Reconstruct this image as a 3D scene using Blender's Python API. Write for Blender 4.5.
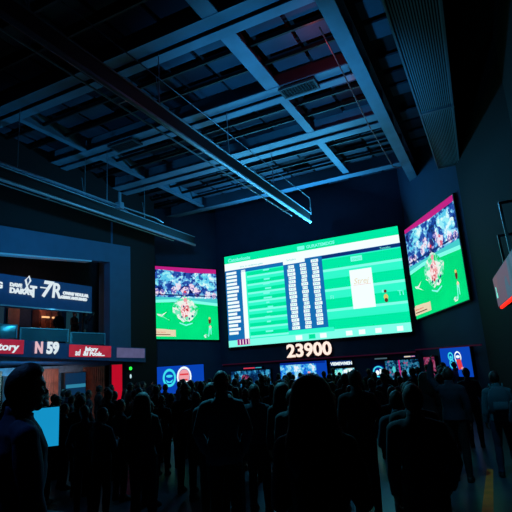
import bpy, bmesh, math, random
from mathutils import Vector, Matrix, noise
for o in list(bpy.data.objects): bpy.data.objects.remove(o)
random.seed(7)
SC = bpy.context.scene
COL = SC.collection
PI = math.pi
def lin(c): return tuple((v/255/12.92 if v/255 <= .04045 else ((v/255+.055)/1.055)**2.4) for v in c)

# ------------------------------------------------------------------ camera
EYE = Vector((0, 0, 2.1))
YAW, PITCH, ROLL = 0.447463, 0.221162, -0.0667495
cy, sy, cp, sp = math.cos(YAW), math.sin(YAW), math.cos(PITCH), math.sin(PITCH)
fw = Vector((-sy*cp, cy*cp, sp)); r0 = Vector((cy, sy, 0)); u0 = r0.cross(fw)
rt = math.cos(ROLL)*r0 + math.sin(ROLL)*u0; up = -math.sin(ROLL)*r0 + math.cos(ROLL)*u0
cam = bpy.data.objects.new('camera', bpy.data.cameras.new('camera')); COL.objects.link(cam)
M = Matrix((rt, up, -fw)).transposed().to_4x4(); M.translation = EYE
cam.matrix_world = M
cam.data.sensor_width = 36; cam.data.lens = 36*475.7/512; cam.data.clip_start = .05
SC.camera = cam

# ------------------------------------------------------------------ light and exposure
SC.view_settings.view_transform = 'Standard'; SC.view_settings.look = 'None'
SC.view_settings.exposure = 0; SC.view_settings.gamma = 1; SC.view_settings.use_curve_mapping = False
W = bpy.data.worlds.new('night'); SC.world = W; W.use_nodes = True
W.node_tree.nodes['Background'].inputs[0].default_value = (.02, .12, .45, 1)
W.node_tree.nodes['Background'].inputs[1].default_value = .004
def lamp(name, kind, loc, target, energy, color, size=.3, size_y=None, spot=60, blend=.8):
    d = bpy.data.lights.new(name, kind); d.energy = energy; d.color = color
    if kind == 'AREA':
        d.shape = 'RECTANGLE'; d.size = size; d.size_y = size_y or size
    else: d.shadow_soft_size = size
    if kind == 'SPOT': d.spot_size = math.radians(spot); d.spot_blend = blend
    o = bpy.data.objects.new(name, d); COL.objects.link(o); o.location = loc
    o.rotation_euler = (Vector(target)-Vector(loc)).to_track_quat('-Z', 'Y').to_euler()
    return o
BLUE = (.055, .50, 1.0); CYAN = (.09, .70, 1.0)
lamp('fill_ceiling_far', 'AREA', (-7.2, 18.9, 7.55), (-6.0, 12.5, 9.9), 430, BLUE, 6, .3)  # added lamp hidden above the scoreboard, brightens the far ceiling
lamp('fill_ceiling_mid', 'SPOT', (-3.8, 9.3, 3.4), (-3.9, 11.2, 9.5), 1450, BLUE, .2, spot=84, blend=.9)  # added bare spot, no fixture there; brightens the middle ceiling
lamp('fill_ceiling_left', 'SPOT', (-11.5, 7.5, 3.4), (-11.6, 12.0, 9.5), 450, BLUE, .2, spot=85, blend=1)  # added unseen spot for the blue on the left ceiling
lamp('fill_left_wall', 'SPOT', (-7.5, 9.0, 7.6), (-13, 12.6, 4.4), 600, BLUE, .2, spot=95, blend=1)  # invented spot, only there to turn the left wall blue
lamp('fill_right_corner', 'SPOT', (-2.6, 15.5, 6.6), (-1.5, 18.6, 2.2), 110, CYAN, .1, spot=48, blend=1)  # added spot without a fixture, lifts the wall under the right screen
lamp('fill_back_wall', 'SPOT', (-7.5, 12, 7.8), (-9, 20, 5.6), 230, BLUE, .2, spot=98, blend=1)  # unseen fill added for the back wall
lamp('red_service_light', 'POINT', (-2.75, 9.7, 9.25), (0, 0, 0), 9, (1, .06, .05), .06)
lamp('red_service_light_far', 'POINT', (-2.5, 12.4, 9.25), (0, 0, 0), 5, (1, .06, .05), .06)
lamp('fill_concourse_warm', 'AREA', (-14.4, 12.9, 2.28), (-15.3, 12.9, 1.2), 30, (1, .5, .4), 3, .2)  # warm fill added to brighten the space under the balcony
lamp('fill_concourse_blue', 'AREA', (-14.2, 11.2, 2.28), (-15.4, 11.6, 1.4), 80, CYAN, 2.5, .2)  # added blue fill for the concourse wall behind the man
lamp('fill_balcony_cyan', 'AREA', (-13.5, 11.2, 4.2), (-13.3, 11.2, 3.2), 22, (.15, .75, 1), .1, 3.8)  # added cyan fill over the glass rail, no real fitting
lamp('fill_crowd', 'SPOT', (-6.1, 8.6, 7.4), (-3.0, 5.2, 1.5), 2600, CYAN, .08, spot=34, blend=1)  # added spot by the track, no fixture built; lifts the dark crowd
lamp('fill_left_man', 'SPOT', (-5.9, 1.5, 7.4), (-2.5, 1.9, 1.6), 450, (.1, .35, 1), .08, spot=22, blend=1)  # added spot without a fixture, gives the bearded man a blue rim
lamp('fill_aisle', 'SPOT', (-1.2, 5.2, 8.6), (-.1, 9.0, .9), 800, CYAN, .08, spot=28, blend=1)  # invented cyan fill for the man and floor in the aisle
lamp('fill_gallery_warm', 'POINT', (-15.1, 12.7, 4.85), (0, 0, 0), 16, (1, .45, .25), .1)  # added warm fill, hidden behind the sign band, for the gallery

# ------------------------------------------------------------------ materials
MATS = {}
def mat(name, rgb, rough=.7, metal=0, em=0, var=0, scale=6, bump=0, spec=.3):
    if name in MATS: return MATS[name]
    m = bpy.data.materials.new(name); m.use_nodes = True; MATS[name] = m
    nt = m.node_tree; b = nt.nodes['Principled BSDF']; c = lin(rgb)
    b.inputs['Base Color'].default_value = (*c, 1)
    b.inputs['Roughness'].default_value = rough; b.inputs['Metallic'].default_value = metal
    b.inputs['Specular IOR Level'].default_value = spec
    tc = nt.nodes.new('ShaderNodeTexCoord')
    n = nt.nodes.new('ShaderNodeTexNoise'); n.inputs['Scale'].default_value = scale; n.inputs['Detail'].default_value = 5
    nt.links.new(tc.outputs['Object'], n.inputs['Vector'])
    if em:
        b.inputs['Base Color'].default_value = (0, 0, 0, 1); b.inputs['Specular IOR Level'].default_value = .05
        b.inputs['Emission Color'].default_value = (*c, 1); b.inputs['Emission Strength'].default_value = em
    if var:
        r = nt.nodes.new('ShaderNodeValToRGB'); r.color_ramp.elements[0].position = .3; r.color_ramp.elements[1].position = .7
        r.color_ramp.elements[0].color = (*[v*(1-var) for v in c], 1); r.color_ramp.elements[1].color = (*[min(1, v*(1+var)) for v in c], 1)
        nt.links.new(n.outputs['Fac'], r.inputs['Fac'])
        nt.links.new(r.outputs['Color'], b.inputs['Emission Color' if em else 'Base Color'])
    if bump:
        bp = nt.nodes.new('ShaderNodeBump'); bp.inputs['Strength'].default_value = bump; bp.inputs['Distance'].default_value = .02
        nt.links.new(n.outputs['Fac'], bp.inputs['Height']); nt.links.new(bp.outputs['Normal'], b.inputs['Normal'])
    return m
def glow(name, rgb, em=1.0, **k): return mat(name, rgb, em=em, **k)
def speckle(name, cols, scale, em=1.0, seed=0, stretch=(1, 1, 1)):
    """emissive picture of many small coloured dots (a crowd in a broadcast image, a menu photo)"""
    if name in MATS: return MATS[name]
    m = bpy.data.materials.new(name); m.use_nodes = True; MATS[name] = m
    nt = m.node_tree; b = nt.nodes['Principled BSDF']; b.inputs['Base Color'].default_value = (0, 0, 0, 1); b.inputs['Specular IOR Level'].default_value = .05
    tc = nt.nodes.new('ShaderNodeTexCoord'); mp = nt.nodes.new('ShaderNodeMapping'); mp.inputs['Location'].default_value = (seed, seed*2, seed*3); mp.inputs['Scale'].default_value = stretch
    v = nt.nodes.new('ShaderNodeTexVoronoi'); v.inputs['Scale'].default_value = scale
    n = nt.nodes.new('ShaderNodeTexNoise'); n.inputs['Scale'].default_value = scale*.22; n.inputs['Detail'].default_value = 3
    sx = nt.nodes.new('ShaderNodeSeparateColor'); mx = nt.nodes.new('ShaderNodeMath'); mx.operation = 'MULTIPLY_ADD'; mx.inputs[1].default_value = .45
    m2 = nt.nodes.new('ShaderNodeMath'); m2.operation = 'MULTIPLY_ADD'; m2.inputs[1].default_value = 1.9; m2.inputs[2].default_value = -.68
    r = nt.nodes.new('ShaderNodeValToRGB'); cr = r.color_ramp; cr.interpolation = 'CONSTANT'
    L = nt.links.new
    L(tc.outputs['Object'], mp.inputs['Vector']); L(mp.outputs[0], v.inputs['Vector']); L(mp.outputs[0], n.inputs['Vector'])
    L(v.outputs['Color'], sx.inputs[0]); L(n.outputs['Fac'], m2.inputs[0]); L(sx.outputs[0], mx.inputs[0]); L(m2.outputs[0], mx.inputs[2]); L(mx.outputs[0], r.inputs[0])
    while len(cr.elements) < len(cols): cr.elements.new(.5)
    for i, c in enumerate(cols):
        cr.elements[i].position = i/len(cols); cr.elements[i].color = (*lin(c), 1)
    L(r.outputs[0], b.inputs['Emission Color']); b.inputs['Emission Strength'].default_value = em
    return m

# ------------------------------------------------------------------ mesh helpers
def box(bm, x0, x1, y0, y1, z0, z1, mi=0, mx=None):
    vs = [bm.verts.new((mx @ Vector(p)) if mx else p) for p in ((x0, y0, z0), (x1, y0, z0), (x1, y1, z0), (x0, y1, z0), (x0, y0, z1), (x1, y0, z1), (x1, y1, z1), (x0, y1, z1))]
    for f in ((3, 2, 1, 0), (4, 5, 6, 7), (0, 1, 5, 4), (1, 2, 6, 5), (2, 3, 7, 6), (3, 0, 4, 7)):
        bm.faces.new([vs[i] for i in f]).material_index = mi
def tube(bm, pts, r, n=10, mi=0, cap=True):
    pts = [Vector(p) for p in pts]; rs = r if isinstance(r, (list, tuple)) else [r]*len(pts); rings = []
    for i, p in enumerate(pts):
        t = (pts[min(i+1, len(pts)-1)]-pts[max(i-1, 0)]).normalized()
        a = t.cross(Vector((0, 0, 1)) if abs(t.z) < .9 else Vector((1, 0, 0))).normalized(); b = t.cross(a)
        rings.append([bm.verts.new(p + rs[i]*(math.cos(2*PI*k/n)*a + math.sin(2*PI*k/n)*b)) for k in range(n)])
    for i in range(len(rings)-1):
        for k in range(n):
            bm.faces.new((rings[i][k], rings[i][(k+1) % n], rings[i+1][(k+1) % n], rings[i+1][k])).material_index = mi
    if cap:
        bm.faces.new(rings[0][::-1]).material_index = mi; bm.faces.new(rings[-1]).material_index = mi
def ell(bm, c, r, seg=16, rot=None, mi=0):
    res = bmesh.ops.create_uvsphere(bm, u_segments=seg, v_segments=max(6, seg*3//4), radius=1)
    T = Matrix.Translation(c) @ (rot.to_4x4() if rot else Matrix()) @ Matrix.Diagonal((*r, 1))
    bmesh.ops.transform(bm, matrix=T, verts=res['verts'])
def prism(bm, poly, y0, y1, mi=0):
    """polygon given in x,z pushed through y0..y1"""
    a = [bm.verts.new((x, y0, z)) for x, z in poly]; b = [bm.verts.new((x, y1, z)) for x, z in poly]
    n = len(poly)
    bm.faces.new(a).material_index = mi; bm.faces.new(b[::-1]).material_index = mi
    for i in range(n): bm.faces.new((a[i], b[i], b[(i+1) % n], a[(i+1) % n])).material_index = mi
def obj(name, bm, mats, parent=None, smooth=False, bevel=0):
    bmesh.ops.recalc_face_normals(bm, faces=bm.faces)
    me = bpy.data.meshes.new(name); bm.to_mesh(me); bm.free()
    for m in (mats if isinstance(mats, (list, tuple)) else [mats]): me.materials.append(m)
    if smooth: me.polygons.foreach_set('use_smooth', [True]*len(me.polygons))
    o = bpy.data.objects.new(name, me); COL.objects.link(o); o.parent = parent
    if bevel:
        b = o.modifiers.new('bevel', 'BEVEL'); b.width = bevel; b.segments = 2; b.limit_method = 'ANGLE'
    return o
def tag(o, label, cat, group=None):
    o['label'] = label; o['category'] = cat
    if group: o['group'] = group
    return o
def thing(name, label, cat, loc=(0, 0, 0), rotz=0, group=None, mw=None):
    o = bpy.data.objects.new(name, None); COL.objects.link(o); o.empty_display_size = .1
    if mw is not None: o.matrix_world = mw
    else: o.location = loc; o.rotation_euler = (0, 0, rotz)
    return tag(o, label, cat, group)
def struct(name, bm, m, **k):
    o = obj(name, bm, m, **k); o['kind'] = 'structure'; return o
def dup(root, loc=None, rot=None, label=None, group=None, scale=None):
    r = root.copy(); COL.objects.link(r)
    if loc is not None: r.location = loc
    if rot is not None: r.rotation_euler = rot
    if scale: r.scale = scale
    if label: r['label'] = label
    if group: r['group'] = group
    for ch in list(root.children):
        c = ch.copy(); COL.objects.link(c); c.parent = r
        for g in list(ch.children):
            d = g.copy(); COL.objects.link(d); d.parent = c
    return r
def text_mesh(bm, s, x, z, size, y=-.01, depth=.004, bold=0, mi=0, align='LEFT', sx=1, shear=0, rot=0):
    """writing standing in the x,z plane, facing -y; (x, z) is its lower left corner"""
    cu = bpy.data.curves.new('t', 'FONT'); cu.body = s; cu.size = size; cu.extrude = depth; cu.offset = bold; cu.align_x = align; cu.shear = shear
    cu.resolution_u = 3
    o = bpy.data.objects.new('t', cu); COL.objects.link(o)
    dg = bpy.context.evaluated_depsgraph_get(); me = bpy.data.meshes.new_from_object(o.evaluated_get(dg))
    T = Matrix.Translation((x, y, z)) @ Matrix.Rotation(rot, 4, 'Y') @ Matrix.Rotation(PI/2, 4, 'X') @ Matrix.Diagonal((sx, 1, 1, 1))
    me.transform(T); n0 = len(bm.faces); bm.from_mesh(me); bm.faces.ensure_lookup_table()
    for i in range(n0, len(bm.faces)): bm.faces[i].material_index = mi
    bpy.data.objects.remove(o); bpy.data.curves.remove(cu); bpy.data.meshes.remove(me)

# materials of the place
m_floor = mat('floor_vinyl', (34, 48, 58), .38, var=.25, scale=3, bump=.05, spec=.4)
m_wall = mat('wall_navy_paint', (44, 66, 92), .8, var=.08, scale=2)
m_wall_l = mat('wall_blue_paint', (52, 84, 112), .75, var=.08, scale=2)
m_dark = mat('wall_black_paint', (5, 6, 12), .85, var=.1)
m_blk = mat('black_metal', (9, 10, 13), .55, spec=.3)
m_steel = mat('painted_steel', (90, 118, 140), .5, var=.18, scale=1.5, bump=.05)
m_deck = mat('ceiling_deck', (14, 17, 26), .9, var=.2)
m_tileA = mat('ceiling_panel', (46, 60, 78), .8, var=.35, scale=.8)
m_tileB = mat('ceiling_panel_dark', (26, 28, 44), .85, var=.35, scale=.8)
m_alu = mat('brushed_aluminium', (125, 145, 160), .45, .6, var=.1, scale=8)
m_fascia = mat('fascia_paint', (48, 78, 120), .7, var=.08)
m_glass = mat('rail_glass', (90, 170, 190), .35)
m_glass.node_tree.nodes['Principled BSDF'].inputs['Transmission Weight'].default_value = .8
m_glass.node_tree.nodes['Principled BSDF'].inputs['IOR'].default_value = 1.1
m_white = glow('lit_white', (235, 245, 250), .95)
m_wood = mat('wood_panel', (120, 70, 58), .6, var=.4, scale=3)

# ------------------------------------------------------------------ the room
bm = bmesh.new(); box(bm, -19, 4, -4, 23, -.2, 0); struct('floor', bm, m_floor)
bm = bmesh.new(); box(bm, -14, -1.2, -3, 5.0, .001, .35); box(bm, -1.2, -.45, -3, 3.2, .001, .35); struct('floor_platform', bm, m_floor, bevel=.01)
bm = bmesh.new(); box(bm, -19, 4, -4, 23, 10.0, 10.2); struct('ceiling', bm, m_deck)
# back wall (flat) and the two angled corner walls that carry the side screens
bm = bmesh.new(); box(bm, -11.8, -2.66, 20.02, 20.25, 0, 10); struct('wall_back', bm, m_wall)
def wall_seg(name, a, b, z0, z1, m, t=.2, side=1):
    a = Vector((*a, 0)); b = Vector((*b, 0)); u = (b-a).normalized(); L = (b-a).length
    n = Vector((-u.y, u.x, 0))*side
    mx = Matrix(((u.x, n.x, 0, a.x), (u.y, n.y, 0, a.y), (0, 0, 1, 0), (0, 0, 0, 1)))
    bm = bmesh.new(); box(bm, 0, L, 0, t, z0, z1, mx=mx); return struct(name, bm, m)
wall_seg('wall_back_left', (-15.2, 16.62), (-11.78, 20.07), 0, 10, m_wall)
wall_seg('wall_back_right', (-2.68, 20.06), (-.30, 17.08), 0, 10, m_wall)
wall_seg('wall_right', (-.30, 17.08), (1.15, 12.4), 0, 10, m_dark)
wall_seg('wall_right_front', (1.15, 12.4), (1.7, -4), 0, 10, m_dark)
wall_seg('wall_far_left', (-19, -4), (-19, 23), 0, 10, m_dark)
bm = bmesh.new(); box(bm, -19, 2, -4.2, -4, 0, 10); struct('wall_front', bm, m_dark)
# left wall: blue face with a long opening (sloping head) above the balcony
def wallX(name, poly, x, t, m):
    bm = bmesh.new(); prism(bm, poly, 0, t); bmesh.ops.rotate(bm, verts=bm.verts, matrix=Matrix.Rotation(PI/2, 3, 'Z'), cent=(0, 0, 0))
    for v in bm.verts: v.co.x += x
    return struct(name, bm, m)
wallX('wall_left', [(-4, 4.57), (9.2, 5.87), (13.87, 6.33), (13.87, 2.6), (15.05, 2.5), (15.05, 7.17), (-4, 5.70)], -13.0, .3, m_wall_l)
bm = bmesh.new(); prism(bm, [(-4, 5.70), (15.9, 7.23), (15.9, 10), (-4, 10)], 0, 4)
bmesh.ops.rotate(bm, verts=bm.verts, matrix=Matrix.Rotation(PI/2, 3, 'Z'), cent=(0, 0, 0))
for v in bm.verts: v.co.x -= 13.05
struct('wall_left_upper', bm, m_dark)  # near-black block above the blue face of the left wall
bm = bmesh.new(); box(bm, -13.9, -13.06, 14.85, 16.75, 0, 10); struct('wall_left_pier', bm, m_dark)
bm = bmesh.new()
prism(bm, [(-4, 4.52), (9.2, 5.82), (12.9, 6.18), (12.9, 6.23), (9.2, 5.87), (-4, 4.57)], -.02, .3)
bmesh.ops.rotate(bm, verts=bm.verts, matrix=Matrix.Rotation(PI/2, 3, 'Z'), cent=(0, 0, 0))
for v in bm.verts: v.co.x -= 13.0
struct('trim_1', bm, mat('trim_pale', (170, 190, 205), .5))
# upper gallery behind the opening
bm = bmesh.new(); box(bm, -16.3, -16.1, -4, 16.4, 2.3, 8); struct('wall_gallery', bm, mat('gallery_wall', (30, 42, 60), .8, var=.2))
wall_seg('wall_gallery_end', (-13.06, 13.95), (-14.3, 14.62), 2.9, 8, m_wall_l, side=-1, t=.1)
# under the balcony
bm = bmesh.new(); box(bm, -15.6, -15.45, -4, 16.2, 0, 2.5); struct('wall_concourse', bm, mat('concourse_wall', (70, 92, 112), .8, var=.3))
# balcony slab with gently falling front
bm = bmesh.new(); prism(bm, [(-4, 3.65), (-4, 3.15), (9.32, 2.79), (12.1, 2.63), (15.85, 2.43), (15.85, 3.0), (12.1, 3.14), (9.3, 3.30)], 0, 3.2)
bmesh.ops.rotate(bm, verts=bm.verts, matrix=Matrix.Rotation(PI/2, 3, 'Z'), cent=(0, 0, 0))
for v in bm.verts: v.co.x -= 12.92
struct('floor_balcony', bm, m_fascia)

# ceiling steel: cross beams, joists, longitudinal beam, panels
n = 2
for (ya, yb, two) in ((4.3, 5.0, 1), (7.72, 8.42, 1), (11.0, 11.7, 1), (14.05, 14.92, 1), (18.3, 18.72, 0), (.8, 1.5, 1)):
    bm = bmesh.new()
    if two:
        w = (yb-ya)
        box(bm, -17, -2.1, yb-.36*w*1.1, yb, 9.4, 9.43); box(bm, -17, -2.1, ya, ya+w*.5, 9.46, 9.49)
        box(bm, -17, -2.1, yb-.2, yb-.16, 9.43, 9.98); box(bm, -17, -2.1, ya+.16, ya+.2, 9.49, 9.98)
    else:
        box(bm, -17, -2.1, ya, yb, 9.4, 9.45); box(bm, -17, -2.1, ya+.18, ya+.24, 9.45, 9.98)
    struct('trim_%d' % n, bm, m_steel); n += 1
for x in (-4.42, -7.95, -11.42, -14.9):
    bm = bmesh.new()
    for ya, yb in ((1.5, 4.3), (5.0, 7.72), (8.42, 11.0), (11.7, 14.05), (14.92, 18.3)):
        w = .2 if x > -5 and yb < 12 else (.13 if x > -5 else .1)
        box(bm, x-w, x+w, ya, yb, 9.47, 9.51); box(bm, x-.02, x+.02, ya, yb, 9.51, 9.98)
    struct('trim_%d' % n, bm, m_steel); n += 1
bm = bmesh.new()
box(bm, -2.12, -1.78, -3, 19.95, 8.90, 8.94); box(bm, -1.97, -1.93, -3, 19.95, 8.94, 9.98); box(bm, -2.12, -1.78, -3, 19.95, 9.5, 9.54)
for y in [i*1.6 for i in range(-1, 12)]: box(bm, -2.1, -1.8, y, y+.03, 8.94, 9.5)
struct('trim_%d' % n, bm, m_steel); n += 1
bm = bmesh.new()
rr = random.Random(3)
for ya, yb in ((-3, .8), (1.5, 4.3), (5.0, 7.72), (8.42, 11.0), (11.7, 14.05), (14.92, 18.3), (18.9, 20)):
    rows = max(1, round((yb-ya)/.82)); dy = (yb-ya)/rows
    for xa, xb in ((-18.4, -15.1), (-14.7, -11.6), (-11.2, -8.15), (-7.75, -4.65), (-4.2, -2.2), (-1.7, -1.05)):
        cols = max(1, round((xb-xa)/1.05)); dx = (xb-xa)/cols
        for i in range(rows):
            for j in range(cols):
                if rr.random() < .08: continue
                z = 9.8 + rr.uniform(-.03, .03)
                box(bm, xa+j*dx+.05, xa+(j+1)*dx-.05, ya+i*dy+.1, ya+(i+1)*dy-.12, z, z+.06, mi=(0 if rr.random() < .62 else 1))
struct('ceiling_panels', bm, [m_tileA, m_tileB])
bm = bmesh.new()
for ya, yb in ((1.5, 4.3), (5.0, 7.72), (8.42, 11.0), (11.7, 14.05), (14.92, 18.3)):
    rows = round((yb-ya)/.82); dy = (yb-ya)/rows
    for i in range(1, rows): box(bm, -17, -2.15, ya+i*dy-.03, ya+i*dy+.03, 9.62, 9.72)
struct('trim_%d' % n, bm, m_blk); n += 1
# grilles let into the beams
for (x, y, lab) in ((-9.9, 11.25, 'dark rectangular vent grille in the ceiling beam at left'), (-3.75, 11.25, 'dark rectangular vent grille in the ceiling beam near the right girder')):
    t = thing('ceiling_vent', lab, 'vent', (x, y, 9.36), 0, 'vents in the ceiling beam')
    bm = bmesh.new()
    for a in ((-.52, .52, -.26, -.2), (-.52, .52, .2, .26), (-.52, -.46, -.2, .2), (.46, .52, -.2, .2)): box(bm, *a, -.02, .04)
    obj('frame', bm, mat('vent_frame', (40, 52, 62), .6), t)
    bm = bmesh.new(); box(bm, -.46, .46, -.2, .2, .01, .04); obj('backing', bm, m_blk, t)
    bm = bmesh.new()
    for i in range(11): box(bm, -.44+i*.085, -.42+i*.085, -.2, .2, -.01, .02)
    for i in range(5): box(bm, -.46, .46, -.16+i*.08, -.15+i*.08, -.012, .012)
    obj('grid', bm, mat('vent_grid', (30, 40, 48), .7), t)
# slatted air duct at the right
t = thing('air_duct', 'long blue slatted air duct running along the ceiling at the right', 'air duct', (-.30, 9, 8.35))
bm = bmesh.new()
box(bm, -.56, .66, -12, 8.1, .06, 1.64); obj('body', bm, mat('duct_body', (26, 36, 48), .7), t)
bm = bmesh.new()
for i in range(17):
    x = -.50+i*.068; box(bm, x, x+.03, -12, 8.1, .0, .06)
obj('slats', bm, mat('duct_slat', (120, 158, 180), .6), t)
bm = bmesh.new()
for x in (-.6, .62): box(bm, x, x+.06, -12, 8.1, -.03, .12)
for y in (-12, -6.5, 3.6, 8.0): box(bm, -.54, .62, y, y+.1, -.02, .07)
obj('frame', bm, m_steel, t)

for c in t.children:                                       # the duct narrows towards the screens
    for v in c.data.vertices: v.co.x = -.56 + (v.co.x+.56)*(.836-.033*max(v.co.y, -6))
# suspended lighting tracks
def track(x, z, y1, label, thin=1):
    t = thing('lighting_track', label, 'lighting track', (x, 0, z), 0, 'suspended lighting tracks')
    bm = bmesh.new(); box(bm, -.16, .03, -3, y1-.1, .05, .36); obj('housing', bm, m_blk, t)
    bm = bmesh.new(); tube(bm, [(0, -3, .0), (0, y1, .0)], .055, 12); obj('light_rail', bm, m_alu, t, smooth=True)
    bm = bmesh.new(); tube(bm, [(-.33, -3, .02), (-.33, y1-1.2, .02)], .022, 8)
    for y in range(-2, int(y1)-1, 3): box(bm, -.33, -.02, y, y+.04, .01, .04)
    obj('side_rail', bm, m_alu, t, smooth=False)
    bm = bmesh.new(); tube(bm, [(.04, -3, .37), (.04, y1-.05, .37)], .02, 8); obj('upper_rail', bm, m_alu, t, smooth=True)
    if thin:
        bm = bmesh.new(); tube(bm, [(.06, -3, 1.0), (.06, y1-.02, 1.02), (.06, y1, 1.0), (.06, y1, .3)], .013, 6); obj('cable', bm, m_alu, t, smooth=True)
    for y in [yy for yy in (1.2, 4.6, 8.1, 11.35, 14.5, 18.5) if yy < y1+.4]:
        yy = min(y, y1-.15)
        bm = bmesh.new(); tube(bm, [(-.05, yy, .34), (-.05, yy, 9.42-z)], .012, 6)
        tube(bm, [(.06, yy-.25, 1.0), (.03, yy-.1, .36)], .009, 6); obj('hanger', bm, m_alu, t)
    return t
track(-6.05, 7.62, 18.0, 'long black lighting track with pale rail, hung in the middle of the ceiling')
track(-11.72, 7.6, 18.0, 'long black lighting track with pale rail, hung at left above the balcony', 0)
t = thing('conduit_pipe', 'thin pale conduit pipe hung under the ceiling beams at far left', 'pipe', (-10.72, 0, 7.62))
bm = bmesh.new(); tube(bm, [(-.2, -3, 0), (0, 12, 0), (.05, 13.8, .02), (.06, 14.2, -.06)], .028, 8); obj('pipe', bm, m_alu, t, smooth=True)
bm = bmesh.new(); box(bm, -.12, .1, 11.8, 12.0, -.1, .12); box(bm, -.03, .03, 11.85, 11.95, .12, .5); obj('clamp', bm, m_alu, t, bevel=.01)
for y in (4.6, 8.0, 11.35):
    bm = bmesh.new(); tube(bm, [(-.05, y, 0), (-.05, y, 1.8)], .012, 6); obj('hanger', bm, m_alu, t)
bm = bmesh.new(); tube(bm, [(-.75, -3, .25), (-.6, 12, .25), (-.6, 13, .2)], .02, 6)
for i in range(28): tube(bm, [(-.68+.002*i, i*.45, .25), (-.1, i*.45+.2, .0)], .008, 5)
obj('ladder_tray', bm, m_steel, t)
t = tag(obj('hanging_cable', (lambda b: (tube(b, [(-2.45, 9.2, 9.38), (-2.4, 11, 9.1), (-2.42, 13.5, 8.9), (-2.3, 16.5, 8.6), (-2.2, 17.6, 8.9)], .018, 6), b)[1])(bmesh.new()), mat('cable_red', (130, 60, 60), .5), smooth=True), 'thin reddish cable sagging beside the right ceiling girder', 'cable')
# ------------------------------------------------------------------ screens
def frame_of(bl, br, tl):
    """local frame of a hung panel: x along its lower edge, z up its face, y into the wall"""
    bl, br, tl = Vector(bl), Vector(br), Vector(tl)
    x = (br-bl).normalized(); z = (tl-bl); z = (z - x*z.dot(x)).normalized(); y = z.cross(x)
    m = Matrix((x, y, z)).transposed().to_4x4(); m.translation = bl
    return m, (br-bl).length, (tl-bl).length
class Pic:
    """flat picture on a display, built of thin shapes in u,v (v measured down from the top)"""
    def __init__(s, w, h, y=0, fit=None): s.w, s.h, s.y, s.bm, s.m, s.k = w, h, y, bmesh.new(), [], 0; s.f = fit or (lambda u: u)
    def mi(s, m):
        if m not in s.m: s.m.append(m)
        return s.m.index(m)
    def rect(s, u0, v0, u1, v1, m, layer=1):
        y = s.y - .003*layer
        vs = [s.bm.verts.new((s.f(u)*s.w, y, (1-v)*s.h)) for u, v in ((u0, v1), (u1, v1), (u1, v0), (u0, v0))]
        s.bm.faces.new(vs).material_index = s.mi(m)
    def poly(s, pts, m, layer=2):
        y = s.y - .003*layer
        s.bm.faces.new([s.bm.verts.new((s.f(u)*s.w, y, (1-v)*s.h)) for u, v in pts]).material_index = s.mi(m)
    def blob(s, u, v, ru, rv, m, layer=2, n=14, jag=0, seed=0):
        r = random.Random(seed+int(u*991)+int(v*577))
        s.poly([(u+ru*(1-jag*r.random())*math.cos(2*PI*i/n), v+rv*(1-jag*r.random())*math.sin(2*PI*i/n)) for i in range(n)], m, layer)
    def text(s, t, u, v, size, m, layer=3, bold=0, sx=1, shear=0, rot=0):
        text_mesh(s.bm, t, s.f(u)*s.w, (1-v)*s.h, size, s.y-.003*layer, .001, bold, s.mi(m), sx=sx, shear=shear, rot=rot)
    def build(s, name, parent):
        bm = s.bm; me = bpy.data.meshes.new(name); bm.normal_update()
        for f in bm.faces:
            if f.normal.y > .5: f.normal_flip()
        bm.to_mesh(me); bm.free()
        for m in s.m: me.materials.append(m)
        o = bpy.data.objects.new(name, me); COL.objects.link(o); o.parent = parent; return o
g_dark = glow('led_green', (0, 234, 165), 1.0); g_mid = glow('led_mint', (50, 250, 205), 1.0); g_lite = glow('led_pale_mint', (130, 255, 235), 1.0)
g_white = glow('led_white', (240, 252, 252), 1.05); g_blue = glow('led_blue', (20, 110, 180), 1.0); g_navy = glow('led_navy', (15, 50, 120), .9)
g_pink = glow('led_pink', (240, 160, 170), 1.0); g_mag = glow('led_magenta', (190, 30, 130), 1.0); g_red = glow('led_red', (225, 60, 70), 1.0)
g_teal = glow('led_teal', (70, 205, 205), 1.0); g_yel = glow('led_yellow', (220, 200, 110), 1.0); g_beige = glow('led_beige', (232, 214, 180), 1.0)
g_cyan = glow('led_cyan', (60, 225, 240), 1.0); g_brown = glow('led_brown', (110, 50, 40), .8); g_field = glow('led_field', (0, 224, 128), 1.0, var=.08, scale=.8)
g_crowd = speckle('led_crowd', [(10, 25, 90), (20, 60, 150), (40, 80, 170), (100, 180, 230), (170, 235, 250), (235, 248, 255)], 9)
g_crowd2 = speckle('led_crowd_pink', [(40, 40, 110), (120, 110, 190), (240, 215, 235), (225, 235, 250), (220, 110, 140)], 9, seed=3)
g_halo = speckle('led_halo', [(0, 215, 120), (120, 235, 190), (235, 245, 235), (215, 240, 225)], 10, seed=5)
g_core = speckle('led_players', [(235, 90, 110), (250, 200, 200), (250, 235, 235), (240, 160, 165), (190, 40, 60)], 11, seed=6)

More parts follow.
